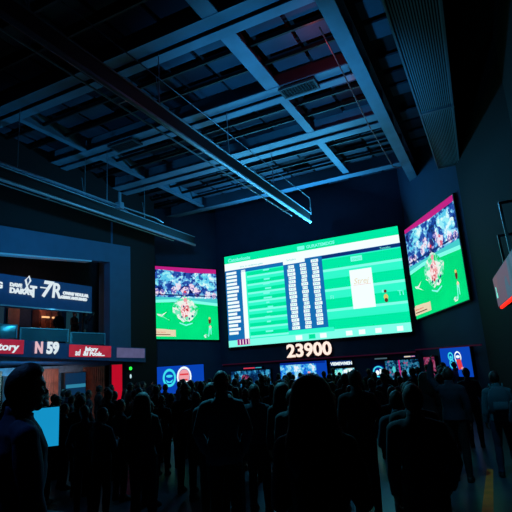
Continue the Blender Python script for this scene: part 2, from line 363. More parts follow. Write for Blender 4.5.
# centre scoreboard screen
mw, w, h = frame_of((-11.25, 19.86, 2.90), (-2.90, 19.86, 2.92), (-11.25, 19.86, 7.27))
t = thing('led_screen', 'huge green and white scoreboard screen on the back wall, between the two match screens', 'screen', mw=mw)
bm = bmesh.new(); box(bm, -.06, w+.06, .0, .16, -.07, h+.06); obj('frame', bm, m_blk, t, bevel=.01)
P = Pic(w, h, -.002, lambda u: min(1, 1.26*u/(1+.24*u)) if u < .99 else 1)
P.rect(0, 0, 1, 1, g_mid, 1)
P.rect(0, 0, 1, .085, g_dark, 2)
P.text('Catobolonie', .02, .07, .24, g_lite, 3, .006); P.rect(.40, .03, .44, .07, g_lite, 3); P.text('GURATEMDOS', .45, .065, .20, g_lite, 3, .006)
P.rect(0, .085, 1, .165, g_white, 2); P.text('shire  d  rorderinco gobe', .08, .15, .12, g_teal, 3)
P.rect(.0, .165, 1, .205, g_blue, 2); P.rect(.53, .17, 1, .20, g_navy, 3); P.text('Tunsabo', .86, .20, .13, g_lite, 4)
for i in range(8):
    P.rect(.115, .215+i*.092, .315, .255+i*.092, g_dark, 2)
    P.rect(.115, .255+i*.092, .315, .275+i*.092, g_lite, 2)
rr = random.Random(11)
for i in range(14): P.rect(.195+rr.uniform(0, .02), .21+i*.05, .225+rr.uniform(0, .02), .226+i*.05, g_lite, 3)
P.rect(0, .165, .085, .93, g_blue, 2)
for i in range(17):
    v = .185+i*.041
    P.rect(.006, v, .052+rr.uniform(0, .018), v+.028, g_white, 3); P.rect(.006, v+.026, .03+rr.uniform(0, .02), v+.030, g_teal, 3)
P.rect(.085, .18, .108, .93, g_white, 2)
P.rect(.315, .165, .53, .885, g_blue, 3); P.rect(.315, .12, .435, .20, g_white, 4); P.text('Surhobro', .335, .165, .12, g_teal, 5)
for c, (ua, ub) in enumerate(((.335, .378), (.405, .443), (.468, .51))):
    for i in range(17):
        v = (.215 if c < 2 else .19)+i*.0395
        P.rect(ua+rr.uniform(0, .006), v, ub-rr.uniform(0, .006), v+.032, g_white, 5); [P.rect(ua+.008+j*.009, v+.008, ua+.012+j*.009, v+.022, g_teal, 6) for j in range(3)]
for i in range(4):
    P.rect(.53, .215+i*.2, 1, .315+i*.2, g_dark, 2); P.rect(.53, .315+i*.2, 1, .34+i*.2, g_lite, 2)
P.rect(.69, .225, .755, .275, g_lite, 4); P.text('ONDS', .697, .265, .14, g_dark, 5)
P.rect(.675, .36, .80, .74, g_white, 4)
P.text('Strej', .69, .50, .34, g_beige, 5, 0, shear=.3); P.rect(.69, .51, .79, .513, g_pink, 5)
P.text('FI', .555, .62, .24, g_lite, 4); P.text('TI', .93, .66, .30, g_lite, 4)
P.blob(.862, .66, .012, .03, g_yel, 5); P.blob(.862, .605, .008, .016, g_brown, 6); P.blob(.862, .69, .01, .02, g_brown, 6); P.poly([(.84, .6), (.85, .585), (.856, .61), (.848, .62)], g_lite, 5)
P.rect(.0, .93, 1, 1, g_lite, 3); P.rect(.33, .89, .56, .93, g_mid, 3)
for u in (.35, .42, .48, .62, .69, .78, .90): P.rect(u, .94, u+.035, .985, g_white if u != .42 else g_dark, 4)
P.rect(.045, .925, .11, .985, g_mag, 4)
for i in range(8): P.rect(.05+i*.0075, .93, .054+i*.0075, .98, g_white if i % 2 else g_navy, 5)
P.build('display', t)
# digits hung under the scoreboard
t = thing('number_sign', 'glowing white number 23900 on the wall under the big scoreboard', 'sign', (-8.32, 19.84, 2.2))
bm = bmesh.new(); text_mesh(bm, '23900', 0, .06, .78, -.03, .03, .018, sx=1.06)
obj('digits', bm, glow('digit_white', (255, 236, 222), 1.05), t)
bm = bmesh.new(); text_mesh(bm, '23900', -.02, .05, .78, .04, .02, .045, sx=1.06); obj('digit_backing', bm, mat('digit_edge', (120, 40, 30), .5), t)

# the two match screens (same broadcast)
def match_screen(corners, skew, label):
    mw, w, h = frame_of(*corners)
    t = thing('led_screen', label, 'screen', mw=mw)
    bm = bmesh.new(); box(bm, -.05, w+.05, .0, .14, -.05, h+.05); obj('frame', bm, m_blk, t, bevel=.01)
    P = Pic(w, h, -.002)
    P.rect(0, 0, 1, .5, g_crowd, 1); P.rect(0, .5, 1, 1, g_field, 1)
    P.rect(0, 0, 1, .045, g_mag, 2); P.poly([(.08, .04), (1, .04), (1, .062), (.55, .07)], g_mag, 2)
    for u, v, ru, rv in ((.22, .14, .12, .09), (.78, .16, .13, .10), (.1, .22, .08, .06), (.9, .25, .09, .07)):
        P.blob(u, v, ru, rv, speckle('led_tree', [(40, 90, 170), (90, 200, 235), (150, 235, 245), (215, 250, 250)], 8, seed=9), 2, 18, .35)
    for u, v, s_ in ((.4, .27, .06), (.5, .33, .07), (.6, .27, .06), (.33, .33, .06), (.68, .34, .07), (.05, .36, .06), (.16, .37, .05), (.86, .37, .06), (.95, .38, .05)):
        P.blob(u, v, s_, s_*1.1, g_crowd2, 3, 14, .4)
    P.rect(0, .385, 1, .405, g_navy, 3); P.rect(0, .43, 1, .49, g_teal, 4)
    P.poly([(0, .475), (.3, .455), (.6, .46), (1, .49), (1, .53), (.6, .50), (.3, .495), (0, .515)], g_lite, 5)
    P.blob(.5, .60, .21, .19, g_halo, 6, 24, .25); P.blob(.5, .47, .09, .07, g_halo, 6, 16, .3)
    P.blob(.49, .60, .085, .13, g_core, 7, 18, .3); P.blob(.5, .46, .03, .028, g_pink, 7)
    for u, v in ((.44, .70), (.55, .72), (.6, .68), (.47, .55)): P.blob(u, v, .015, .022, g_navy, 8, 8, .4)
    P.blob(.5, .36, .05, .03, g_crowd2, 6, 12, .3); P.blob(.5, .345, .018, .018, g_red, 7, 9)
    P.poly([(.07, .66), (.14, .67), (.22, .63), (.15, .69), (.26, .75), (.14, .70), (.08, .685)], g_halo, 6)
    P.poly([(.4, .77), (.5, .80), (.6, .77), (.6, .785), (.5, .82), (.4, .785)], g_lite, 7)
    P.blob(.865, .74, .024, .05, g_brown, 6, 10, .2); P.blob(.865, .705, .016, .018, g_yel, 7); P.blob(.87, .83, .02, .03, g_beige, 6)
    P.poly([(.85, .83), (.868, .84), (.855, .90), (.845, .96), (.83, .96), (.842, .9)], g_lite, 7); P.poly([(.87, .84), (.888, .83), (.885, .93), (.872, .93)], g_lite, 7)
    P.blob(.80, .95, .04, .035, g_halo, 6, 12, .4)
    P.rect(.0, .875, .34, .965, g_beige, 8); P.poly([(.02, .86), (.2, .868), (.33, .88), (.02, .89)], g_beige, 9)
    P.text('Moroue wee no', .02, .915, .085*h/3.5, g_red, 10, .001); P.rect(.02, .935, .26, .945, g_brown, 10)
    P.build('display', t)
    for c in t.children:                                   # the panel hangs slightly out of true: its edges climb to one side
        for v in c.data.vertices: v.co.z += skew*v.co.x
    return t
match_screen(((-14.00, 17.68, 3.49), (-11.80, 19.89, 3.49), (-14.00, 17.68, 6.91)), -.06, 'left match screen with a magenta top edge, beside the balcony')
match_screen(((-2.66, 19.88, 3.38), (-.56, 17.25, 3.38), (-2.66, 19.88, 7.05)), .095, 'right tilted match screen with a magenta top edge, under the slatted duct')

# low-level strip and concession displays on the back wall
bm = bmesh.new(); box(bm, -11.7, -2.9, 19.9, 20.05, 2.10, 2.15); struct('trim_%d' % (n+1), bm, mat('strip_purple', (120, 40, 90), .5, em=.11))
wall_seg('trim_%d' % (n+2), (-2.9, 19.98), (-.45, 16.95), 2.18, 2.23, mat('strip_purple', (120, 40, 90), .5), t=.05)
def panel(name, label, cat, loc, rotz, w, h, fill, group=None, depth=.17, mw=None):
    t = thing(name, label, cat, loc, rotz, group, mw); bm = bmesh.new(); box(bm, -.03, w+.03, 0, depth, -.03, h+.03); obj('frame', bm, m_blk, t)
    P = Pic(w, h, -.002); fill(P, w, h); P.build('display', t); return t
b_blue = glow('tv_blue', (8, 70, 190), .9); b_blue2 = glow('tv_blue_deep', (6, 45, 150), .8)
def ring(P, u, v, ru, rv, k, m, layer, n=22):
    for i in range(n):
        a, b = 2*PI*i/n, 2*PI*(i+1)/n
        P.poly([(u+ru*math.cos(a), v+rv*math.sin(a)), (u+ru*math.cos(b), v+rv*math.sin(b)), (u+ru*k*math.cos(b), v+rv*k*math.sin(b)), (u+ru*k*math.cos(a), v+rv*k*math.sin(a))], m, layer)
def faces(P, w, h):
    P.rect(0, 0, 1, 1, b_blue, 1); P.rect(0, 0, .02, 1, g_lite, 2)
    ring(P, .36, .42, .12, .33, .72, g_cyan, 3); P.blob(.36, .36, .06, .05, g_cyan, 3); P.poly([(.29, .48), (.36, .56), (.43, .48), (.40, .60), (.32, .60)], g_cyan, 3)
    ring(P, .63, .42, .135, .38, .78, g_white, 3); P.blob(.63, .40, .10, .26, g_pink, 3); P.rect(.55, .30, .71, .36, g_red, 4); P.rect(.57, .50, .69, .57, g_red, 4); P.blob(.63, .62, .08, .06, g_white, 4)
def faces2(P, w, h):
    P.rect(0, 0, 1, 1, b_blue, 1)
    ring(P, .36, .30, .09, .15, .66, g_cyan, 3); ring(P, .38, .56, .085, .17, .7, g_cyan, 3); P.blob(.36, .33, .04, .05, g_cyan, 3); P.poly([(.34, .5), (.41, .48), (.40, .62), (.36, .62)], g_cyan, 3)
    ring(P, .60, .33, .11, .20, .74, g_white, 3); P.blob(.60, .32, .07, .05, g_white, 3); P.poly([(.53, .42), (.68, .40), (.72, .72), (.58, .76)], g_red, 4); P.blob(.70, .72, .04, .05, g_pink, 5)
    P.rect(.46, .80, .52, .95, g_cyan, 3); P.rect(.50, .28, .52, .7, g_cyan, 3)
panel('wall_display', 'blue display with two round face emblems low on the wall, left end', 'screen', (-14.12, 17.54, 1.0), math.radians(45.3), 2.5, 1.22, faces)
panel('wall_display', 'blue display with cyan and red emblems low on the right wall under the tilted screen', 'screen', (-1.82-.06, 18.92-.05, 1.2), math.atan2(-2.68, 2.14), 1.72, .98, faces2)
sp_menu = speckle('tv_menu', [(5, 30, 70), (5, 45, 90), (20, 90, 150), (60, 170, 215), (130, 210, 230)], 17, .8, 2, (1, 1, .6))
sp_scene = speckle('tv_scene', [(10, 60, 190), (20, 100, 220), (60, 170, 235), (140, 215, 245), (230, 240, 250)], 12, 1.0, 4)
sp_board = speckle('tv_board', [(5, 40, 90), (40, 130, 180), (120, 220, 235), (220, 245, 250), (150, 210, 190)], 14, .9, 8)
sp_neon = speckle('tv_neon', [(4, 18, 40), (4, 18, 40), (8, 40, 80), (25, 110, 150), (60, 150, 190), (180, 90, 140)], 16, .7, 12)
sp_red = speckle('tv_redmenu', [(15, 20, 60), (60, 30, 70), (150, 40, 80), (170, 90, 130)], 16, .8, 14)
def f_menu(P, w, h): P.rect(0, 0, 1, 1, sp_menu, 1); P.blob(.36, .4, .12, .26, sp_red, 2, 14, .3)
panel('menu_board', 'dim blue menu board with a reddish patch, left of the bright blue display', 'menu board', (-11.2, 19.84, .95), 0, 2.0, .84, f_menu)
panel('lit_sign', 'small red and white strip sign above the dim blue menu board', 'sign', (-10.55, 19.84, 1.87), 0, .95, .06, lambda P, w, h: (P.rect(0, 0, 1, 1, g_navy, 1), P.rect(.02, .1, .62, .9, g_red, 2), P.rect(.66, .3, .98, .7, g_teal, 2)))
def f_scene(P, w, h):
    P.rect(0, 0, 1, 1, b_blue, 1); P.rect(0, .1, .78, .8, sp_scene, 2); P.poly([(.4, 1), (.55, .55), (.72, .5), (.8, 1)], g_navy, 3); P.blob(.62, .5, .03, .06, g_pink, 4); P.rect(0, 0, .97, .10, b_blue2, 3)
panel('wall_display', 'bright blue display behind the long-haired woman, under the number sign', 'screen', (-8.7, 19.84, 1.1), 0, 2.15, .92, f_scene)
panel('lit_sign', 'white lettered sign over the small bright menu board', 'sign', (-6.38, 19.84, 1.77), 0, .9, .2, lambda P, w, h: (P.rect(0, 0, 1, 1, g_navy, 1), P.text('VIEMEWMEN', .01, .85, .17, g_white, 3, .008, sx=.95)))
def f_board(P, w, h):
    P.rect(0, 0, 1, 1, sp_board, 1)
    for i in range(4):
        P.rect(.08+i*.23, .08, .24+i*.23, .5, g_lite if i < 2 else g_white, 2); P.rect(.10+i*.23, .3, .2+i*.23, .36, g_blue, 3)
    P.rect(.2, .62, .9, .72, g_teal, 2)
panel('menu_board', 'small bright white and cyan menu board beside the tall dark spectator', 'menu board', (-6.38, 19.84, 1.05), 0, 1.0, .6, f_board)
t = thing('round_sign', 'round cyan and white sign low on the wall, right of the menu boards', 'sign', (-4.4, 19.84, 1.45))
bm = bmesh.new(); tube(bm, [(0, 0, 0), (0, .18, 0)], .24, 24); obj('backing', bm, b_blue2, t)
P = Pic(.48, .48, -.004); ring(P, 0, 1, .46, .46, .78, g_cyan, 1); P.blob(-.1, 1.08, .2, .22, g_white, 2, 10, .3); P.rect(.1, .8, .25, 1.2, g_white, 2); P.build('emblem', t)
panel('neon_board', 'dim cyan and pink patterned neon board on the wall at right', 'menu board', (-4.1, 19.84, 1.0), 0, 1.3, .85, lambda P, w, h: (P.rect(0, 0, 1, 1, sp_neon, 1), P.rect(.40, .0, .44, 1, g_mag, 2), P.rect(.05, .1, .09, .9, g_navy, 2), P.blob(.25, .4, .06, .2, g_teal, 2, 10, .5), P.blob(.72, .55, .12, .25, sp_menu, 2, 12, .3)))
panel('lit_sign', 'tiny warm white sign on top of the neon board', 'sign', (-3.35, 19.84, 1.93), 0, .45, .07, lambda P, w, h: (P.rect(0, 0, 1, 1, g_navy, 1), P.rect(.05, .2, .6, .8, g_beige, 2), P.rect(.66, .3, .95, .7, g_pink, 2)))
panel('lit_sign', 'long faint grey strip sign left of the neon board', 'sign', (-4.5, 19.84, 1.93), 0, .5, .05, lambda P, w, h: P.rect(0, 0, 1, 1, glow('sign_grey', (90, 120, 135), .6), 1))
panel('menu_board', 'reddish dim menu board left of the right blue display', 'menu board', (-2.55-.05, 19.8-.05, 1.15), math.atan2(-2.68, 2.14), .75, .75, lambda P, w, h: P.rect(0, 0, 1, 1, sp_red, 1))
bm = bmesh.new(); box(bm, -11.6, -3.0, 18.9, 19.4, 0, 1.02); box(bm, -11.65, -2.95, 18.85, 19.45, 1.02, 1.07)
t = thing('service_counter', 'long dark service counter in front of the menu boards', 'counter', (0, 0, 0)); c = obj('counter_body', bm, m_blk, t)

# ------------------------------------------------------------------ balcony and its signs (local x runs along the balcony towards the back wall)
R90 = PI/2
t = thing('sign_band', 'wide navy sign band with white lettering above the balcony', 'sign', (-12.98, 5.0, 4.28), R90)
bm = bmesh.new(); prism(bm, [(0, 0), (7.92, .0), (7.92, .96), (0, .93)], .0, .28); obj('board', bm, m_fascia, t)
bm = bmesh.new(); box(bm, 0, 7.92, -.02, .0, -.02, .02); obj('edge', bm, m_alu, t)
w_txt = glow('sign_letter_white', (225, 238, 245), .95)
def letters(t, s, x, z, size, sx=1, bold=.012, shear=0, rot=0, name='lettering'):
    bm = bmesh.new(); text_mesh(bm, s, x, z, size, -.03, .012, bold, sx=sx, shear=shear, rot=rot); return obj(name, bm, w_txt, t)
letters(t, 'ING', 3.86, .50, .26, 1.0, .012); letters(t, 'ONS', 3.86, .36, .13, 1.2, .008)
letters(t, 'DAVE', 4.56, .60, .15, 1.1, .008); letters(t, 'DARAT', 4.56, .40, .22, 1.15, .012); letters(t, 'T', 5.28, .34, .5, .8, .015)
bm = bmesh.new(); tube(bm, [(4.9, -.03, .45), (5.1, -.03, .55), (5.28, -.03, .85), (5.22, -.03, .98), (5.1, -.03, .85), (5.18, -.03, .6), (5.4, -.03, .35)], .028, 6); obj('emblem', bm, w_txt, t)
letters(t, '7', 5.68, .40, .74, 1.0, .02, shear=.25); letters(t, 'R', 6.10, .40, .70, .9, .014, shear=.1)
bm = bmesh.new(); tube(bm, [(5.66, -.03, .68), (6.0, -.03, .68)], .02, 6); obj('cross_stroke', bm, w_txt, t)
letters(t, 'OWNS VIDULAR', 6.58, .54, .145, 1.05, .008); letters(t, 'GIBRN ANTURNED', 6.5, .40, .135, 1.0, .008)
# signs fixed to the balcony front (the front falls towards the back wall)
SL = math.atan2(.30, 6.5)
def front_sign(name, label, y0, y1, zb, h, rgb, fill, group=None):
    t = thing(name, label, 'sign', (-12.9, y0, zb), 0, group); t.rotation_euler = (0, SL*.6, R90)
    w = y1-y0; bm = bmesh.new(); box(bm, 0, w, 0, .03, 0, h); obj('board', bm, glow('board_%d_%d' % (rgb[0], y0), rgb, .62, var=.12, scale=4), t)
    for i, (s, u, v, size, bold, sx) in enumerate(fill):
        bm = bmesh.new(); text_mesh(bm, s, u*w, v*h, size, -.012, .008, bold, sx=sx, shear=.15); obj('lettering', bm, w_txt, t)
front_sign('banner', 'red banner with white script at the left end of the balcony front', 7.6, 10.09, 2.90, .42, (190, 45, 75), [('Jatctory', .42, .25, .30, .008, 1.3)], 'red banners on the balcony front')
front_sign('banner', 'red banner with two lines of white script, right of the lit number', 11.86, 13.83, 2.72, .41, (205, 50, 75), [('Jaiory', .34, .52, .20, .008, 1.3), ('&l Pools...', .30, .12, .20, .008, 1.3), ('ad', .12, .12, .30, .004, .8)], 'red banners on the balcony front')
front_sign('lit_sign', 'plain mauve lit panel at the right end of the balcony front', 14.15, 15.76, 2.65, .37, (105, 105, 150), [])
t = thing('number_sign', 'white lit characters N59 on the balcony front, between the red banners', 'sign', (-12.9, 10.46, 2.86)); t.rotation_euler = (0, SL*.5, R90)
bm = bmesh.new(); text_mesh(bm, '59', .45, .0, .50, -.03, .015, .022, sx=.95); obj('digits', bm, w_txt, t)
bm = bmesh.new(); text_mesh(bm, 'N', .0, .0, .50, -.03, .015, .016, sx=.8); obj('letter', bm, glow('letter_pink', (235, 190, 200), .9), t)
# glass rail
rail_m = mat('rail_cyan_metal', (90, 160, 175), .4)
k = 0
for (y0, y1, lab) in ((4.0, 7.0, 'glass rail panel of the balcony, outermost at left'), (7.1, 10.0, 'glass rail panel above the left red banner'), (10.1, 12.0, 'glass rail panel above the lit N59'), (12.1, 13.75, 'glass rail panel above the right red banner'), (13.9, 15.4, 'cyan glass rail panel at the right end of the balcony')):
    z0 = 3.30-(y0-9.3)*.0455 if y0 > 9.3 else 3.34; z0 = min(z0, 3.36)
    t = thing('glass_rail', lab, 'railing', (-13.12, y0, z0-.02), R90, 'glass rail panels of the balcony')
    h = .40 if y0 < 13 else .54
    bm = bmesh.new(); box(bm, .03, y1-y0-.03, 0, .012, 0, h); obj('pane', bm, m_glass, t)
    bm = bmesh.new(); tube(bm, [(0, 0, h), (y1-y0, 0, h)], .022, 8); obj('handrail', bm, rail_m, t)
    for x in (.02, y1-y0-.02):
        bm = bmesh.new(); box(bm, x-.02, x+.02, -.02, .02, 0, h); obj('post', bm, rail_m, t)
# gallery interior: warm back-bar, tables
t = thing('back_bar', 'wooden back bar with warm lights, behind the balcony rail', 'bar', (-15.9, 12.85, 3.2), R90)
bm = bmesh.new(); box(bm, 0, 1.05, -.3, .1, 0, 1.5); obj('cabinet', bm, m_wood, t)
for i in range(2):
    bm = bmesh.new(); box(bm, .08+i*.5, .42+i*.5, -.36, -.3, 1.16, 1.22); obj('lamp_strip', bm, glow('warm_strip', (255, 190, 130), 1.2), t)
bm = bmesh.new()
for i in range(5): box(bm, .03+i*.24, .06+i*.24, -.34, -.3, .05, 1.4)
obj('upright', bm, m_wood, t)
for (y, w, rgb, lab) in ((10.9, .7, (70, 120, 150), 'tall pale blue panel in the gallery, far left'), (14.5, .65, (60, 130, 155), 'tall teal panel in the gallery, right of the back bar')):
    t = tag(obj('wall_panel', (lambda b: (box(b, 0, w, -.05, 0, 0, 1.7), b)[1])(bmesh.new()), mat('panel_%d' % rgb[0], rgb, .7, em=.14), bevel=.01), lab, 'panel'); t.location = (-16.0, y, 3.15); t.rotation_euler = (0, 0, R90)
t = tag(obj('wall_panel', (lambda b: (box(b, 0, .5, -.05, 0, 0, 1.5), b)[1])(bmesh.new()), m_wood, bevel=.01), 'dull red wooden panel in the gallery, left of the back bar', 'panel'); t.location = (-16.0, 11.75, 3.2); t.rotation_euler = (0, 0, R90)

# under the balcony
for (y0, y1, lab) in ((8.5, 11.2, 'brown slatted wood panel under the balcony, behind the man at left'), (12.4, 13.6, 'brown slatted wood panel under the balcony, above the blue display'), (14.9, 16.1, 'reddish wood panel under the balcony, beside the red column')):
    t = thing('wood_panel', lab, 'panel', (-15.38, y0, .3), R90, 'wood panels under the balcony')
    bm = bmesh.new(); box(bm, 0, y1-y0, -.03, .04, 0, 2.1); obj('board', bm, m_wood, t)
    bm = bmesh.new()
    for i in range(int((y1-y0)/.12)): box(bm, .02+i*.12, .05+i*.12, -.05, -.03, .02, 2.08)
    obj('slats', bm, m_wood, t)
panel('wall_display', 'dim blue display with a pale stripe under the balcony', 'screen', (-15.15, 13.74, 1.35), R90, 1.05, .85, lambda P, w, h: (P.rect(0, 0, 1, 1, glow('dim_blue', (10, 50, 85), .8), 1), P.rect(.05, .52, 1, .68, glow('dim_stripe', (50, 140, 175), .8), 2)))
panel('wall_display', 'faint wide blue display under the balcony, left of the striped one', 'screen', (-15.28, 11.22, 1.2), R90, 1.1, 1.0, lambda P, w, h: P.rect(0, 0, 1, 1, glow('faint_blue', (20, 66, 96), .8, var=.3, scale=2), 1))
t = thing('red_light_panel', 'tall glowing red panel under the right end of the balcony', 'light panel', (-13.0, 13.95, .9), R90)
bm = bmesh.new(); box(bm, 0, .60, 0, .12, -.9, 1.52); obj('frame', bm, m_blk, t, bevel=.01)
bm = bmesh.new(); box(bm, .03, .57, -.02, 0, .03, 1.49); obj('diffuser', bm, glow('red_panel', (190, 8, 38), .95), t)
t = thing('green_light', 'round green light on the dark pier under the balcony end', 'light', (-13.0, 15.0, 2.22), R90)
bm = bmesh.new(); box(bm, -.1, .1, 0, .04, -.08, .08); obj('housing', bm, m_blk, t)
bm = bmesh.new(); ell(bm, (0, -.02, 0), (.075, .04, .065)); obj('lens', bm, glow('green_lens', (40, 255, 70), 1.6), t, smooth=True)
t = thing('wall_lamp', 'small white lamp on the dark pier, just under the green light', 'light', (-13.0, 15.0, 1.92), R90)
bm = bmesh.new(); box(bm, -.05, .05, 0, .04, -.08, .08); obj('housing', bm, m_blk, t)
bm = bmesh.new(); ell(bm, (0, -.02, 0), (.04, .03, .08)); obj('lens', bm, glow('white_lens', (190, 225, 235), 1.0), t, smooth=True)

# cyan screen on a stand among the crowd at left
t = thing('monitor', 'bright cyan monitor on a dark stand beside the bearded man at left', 'monitor', (-6.95, 5.86, 0), math.radians(50))
bm = bmesh.new(); box(bm, -.27, .27, 0, .05, .95, 1.62); obj('frame', bm, m_blk, t, bevel=.01)
bm = bmesh.new(); prism(bm, [(-.25, .98), (.25, .98), (.25, 1.60), (-.25, 1.60)], -.006, 0); obj('display', bm, glow('cyan_display', (20, 150, 205), .95, var=.05, scale=1), t)
bm = bmesh.new(); tube(bm, [(0, .05, 0), (0, .05, .95)], .03); box(bm, -.25, .25, -.15, .25, 0, .03); obj('stand', bm, m_blk, t)

# hanging sign at the right edge
mw, w, h = frame_of((.17, 11.0, 2.90), (.60, 6.4, 2.93), (.15, 11.0, 3.48))
t = thing('hanging_sign', 'pale lit sign with a red lower edge hanging at the right edge', 'sign', mw=mw)
bm = bmesh.new(); box(bm, 0, w, 0, .22, 0, h+.02); obj('housing', bm, m_blk, t, bevel=.01)
P = Pic(w, h, -.004); P.rect(0, 0, 1, 1, speckle('sign_pale', [(60, 95, 120), (70, 100, 130), (90, 110, 145), (125, 90, 125), (140, 90, 120)], 1.2, .55, 2), 1)
P.text('n', .045, .55, .25, g_lite, 3, .006); P.text('ou', .035, .72, .2, g_lite, 3, .004); P.build('display', t)
bm = bmesh.new(); tube(bm, [(.25, .02, -.03), (w, .02, -.03)], .035, 8); obj('neon_tube', bm, glow('neon_red', (255, 40, 25), 1.4), t, smooth=True)
for x, z in ((1.75, .5), (2.62, .85)):
    bm = bmesh.new(); box(bm, x-.02, x+.02, .02, .06, h, h+z); box(bm, x-.02, x+.02, .02, .98, h+z, h+z+.04); obj('hanger', bm, m_alu, t)
# orange floor marking
bm = bmesh.new(); prism(bm, [(-.11, 5.2), (.07, 5.2), (.03, 9.9), (-.07, 9.9)], 0, .004)
for v in bm.verts: v.co = Vector((v.co.x-.42, v.co.z, v.co.y+.001))
tag(obj('floor_tape', bm, mat('orange_tape', (230, 110, 30), .6, var=.2, scale=5)), 'orange tape stripe on the floor at lower right', 'floor tape')
#@@PART3
# ------------------------------------------------------------------ people
def cap_chain(bm, pts, rs, n=12):
    for i in range(len(pts)-1): tube(bm, [pts[i], pts[i+1]], [rs[i], rs[i+1]], n)
    for p, r in zip(pts, rs): ell(bm, p, (r, r, r), 12)
def loft(bm, secs, n=20):
    """secs: (centre, half width, half depth)"""
    rings = []
    for c, a, b in secs:
        rings.append([bm.verts.new((c[0]+a*math.copysign(abs(math.cos(2*PI*k/n))**.85, math.cos(2*PI*k/n)), c[1]+b*math.copysign(abs(math.sin(2*PI*k/n))**.85, math.sin(2*PI*k/n)), c[2])) for k in range(n)])
    for i in range(len(rings)-1):
        for k in range(n): bm.faces.new((rings[i][k], rings[i][(k+1) % n], rings[i+1][(k+1) % n], rings[i+1][k]))
    bm.faces.new(rings[0][::-1]); bm.faces.new(rings[-1])
def hand(bm, wrist, d, palm_n, side, curl=.5):
    """palm, four unequal fingers in two bent joints and a thumb off the side of the palm; d points along the hand"""
    d = Vector(d).normalized(); nrm = Vector(palm_n); nrm = (nrm - d*nrm.dot(d)).normalized(); s = d.cross(nrm)*side
    w = Vector(wrist); R = Matrix((s, d, nrm)).transposed()
    ell(bm, w+d*.05, (.040, .055, .017), 14, R); cap_chain(bm, [w-d*.01, w+d*.04], [.026, .026])
    for i, (o, L) in enumerate(((.031, .072), (.011, .080), (-.010, .074), (-.030, .058))):
        b = w + d*.088 + s*o; c = curl*(1+.1*i)
        e1 = (d*math.cos(c*.6)+nrm*math.sin(c*.6)); e2 = (d*math.cos(c*1.5)+nrm*math.sin(c*1.5)); e3 = (d*math.cos(c*2.2)+nrm*math.sin(c*2.2))
        p1 = b+e1*L*.45; p2 = p1+e2*L*.33; p3 = p2+e3*L*.22
        cap_chain(bm, [b-d*.03, b, p1, p2, p3], [.0105, .0100, .0092, .0085, .0075], 8)
    tb = w+d*.025+s*.028; t1 = tb+(s*.7+d*.6+nrm*.25).normalized()*.045; t2 = t1+(s*.25+d*.85+nrm*.4).normalized()*.034
    cap_chain(bm, [tb, t1, t2], [.014, .011, .009], 8)
def to_mesh(bm, voxel, ratio, smooth_it=2):
    me = bpy.data.meshes.new('tmp'); bm.to_mesh(me); bm.free(); o = bpy.data.objects.new('tmp', me); COL.objects.link(o)
    r = o.modifiers.new('r', 'REMESH'); r.mode = 'VOXEL'; r.voxel_size = voxel
    if smooth_it:
        s = o.modifiers.new('s', 'SMOOTH'); s.factor = .5; s.iterations = smooth_it
    if ratio < 1:
        d = o.modifiers.new('d', 'DECIMATE'); d.ratio = ratio
    dg = bpy.context.evaluated_depsgraph_get(); m2 = bpy.data.meshes.new_from_object(o.evaluated_get(dg))
    bpy.data.objects.remove(o); bpy.data.meshes.remove(me); return m2
def seg_d(p, a, b):
    ab = b-a; t = max(0, min(1, (p-a).dot(ab)/ab.length_squared)); return (p-a-ab*t).length
ARMS = {'down': ((.225, .01, 1.14), (.235, .06, .90)), 'raised': ((.27, .14, 1.36), (.20, .33, 1.58)), 'fold': ((.235, .03, 1.14), (.08, .26, 1.18)),
        'phone': ((.23, .05, 1.14), (.10, .34, 1.30)), 'cheer': ((.30, .05, 1.58), (.27, .10, 1.84)), 'pocket': ((.26, -.03, 1.15), (.20, .06, .96))}
SKIN = {}
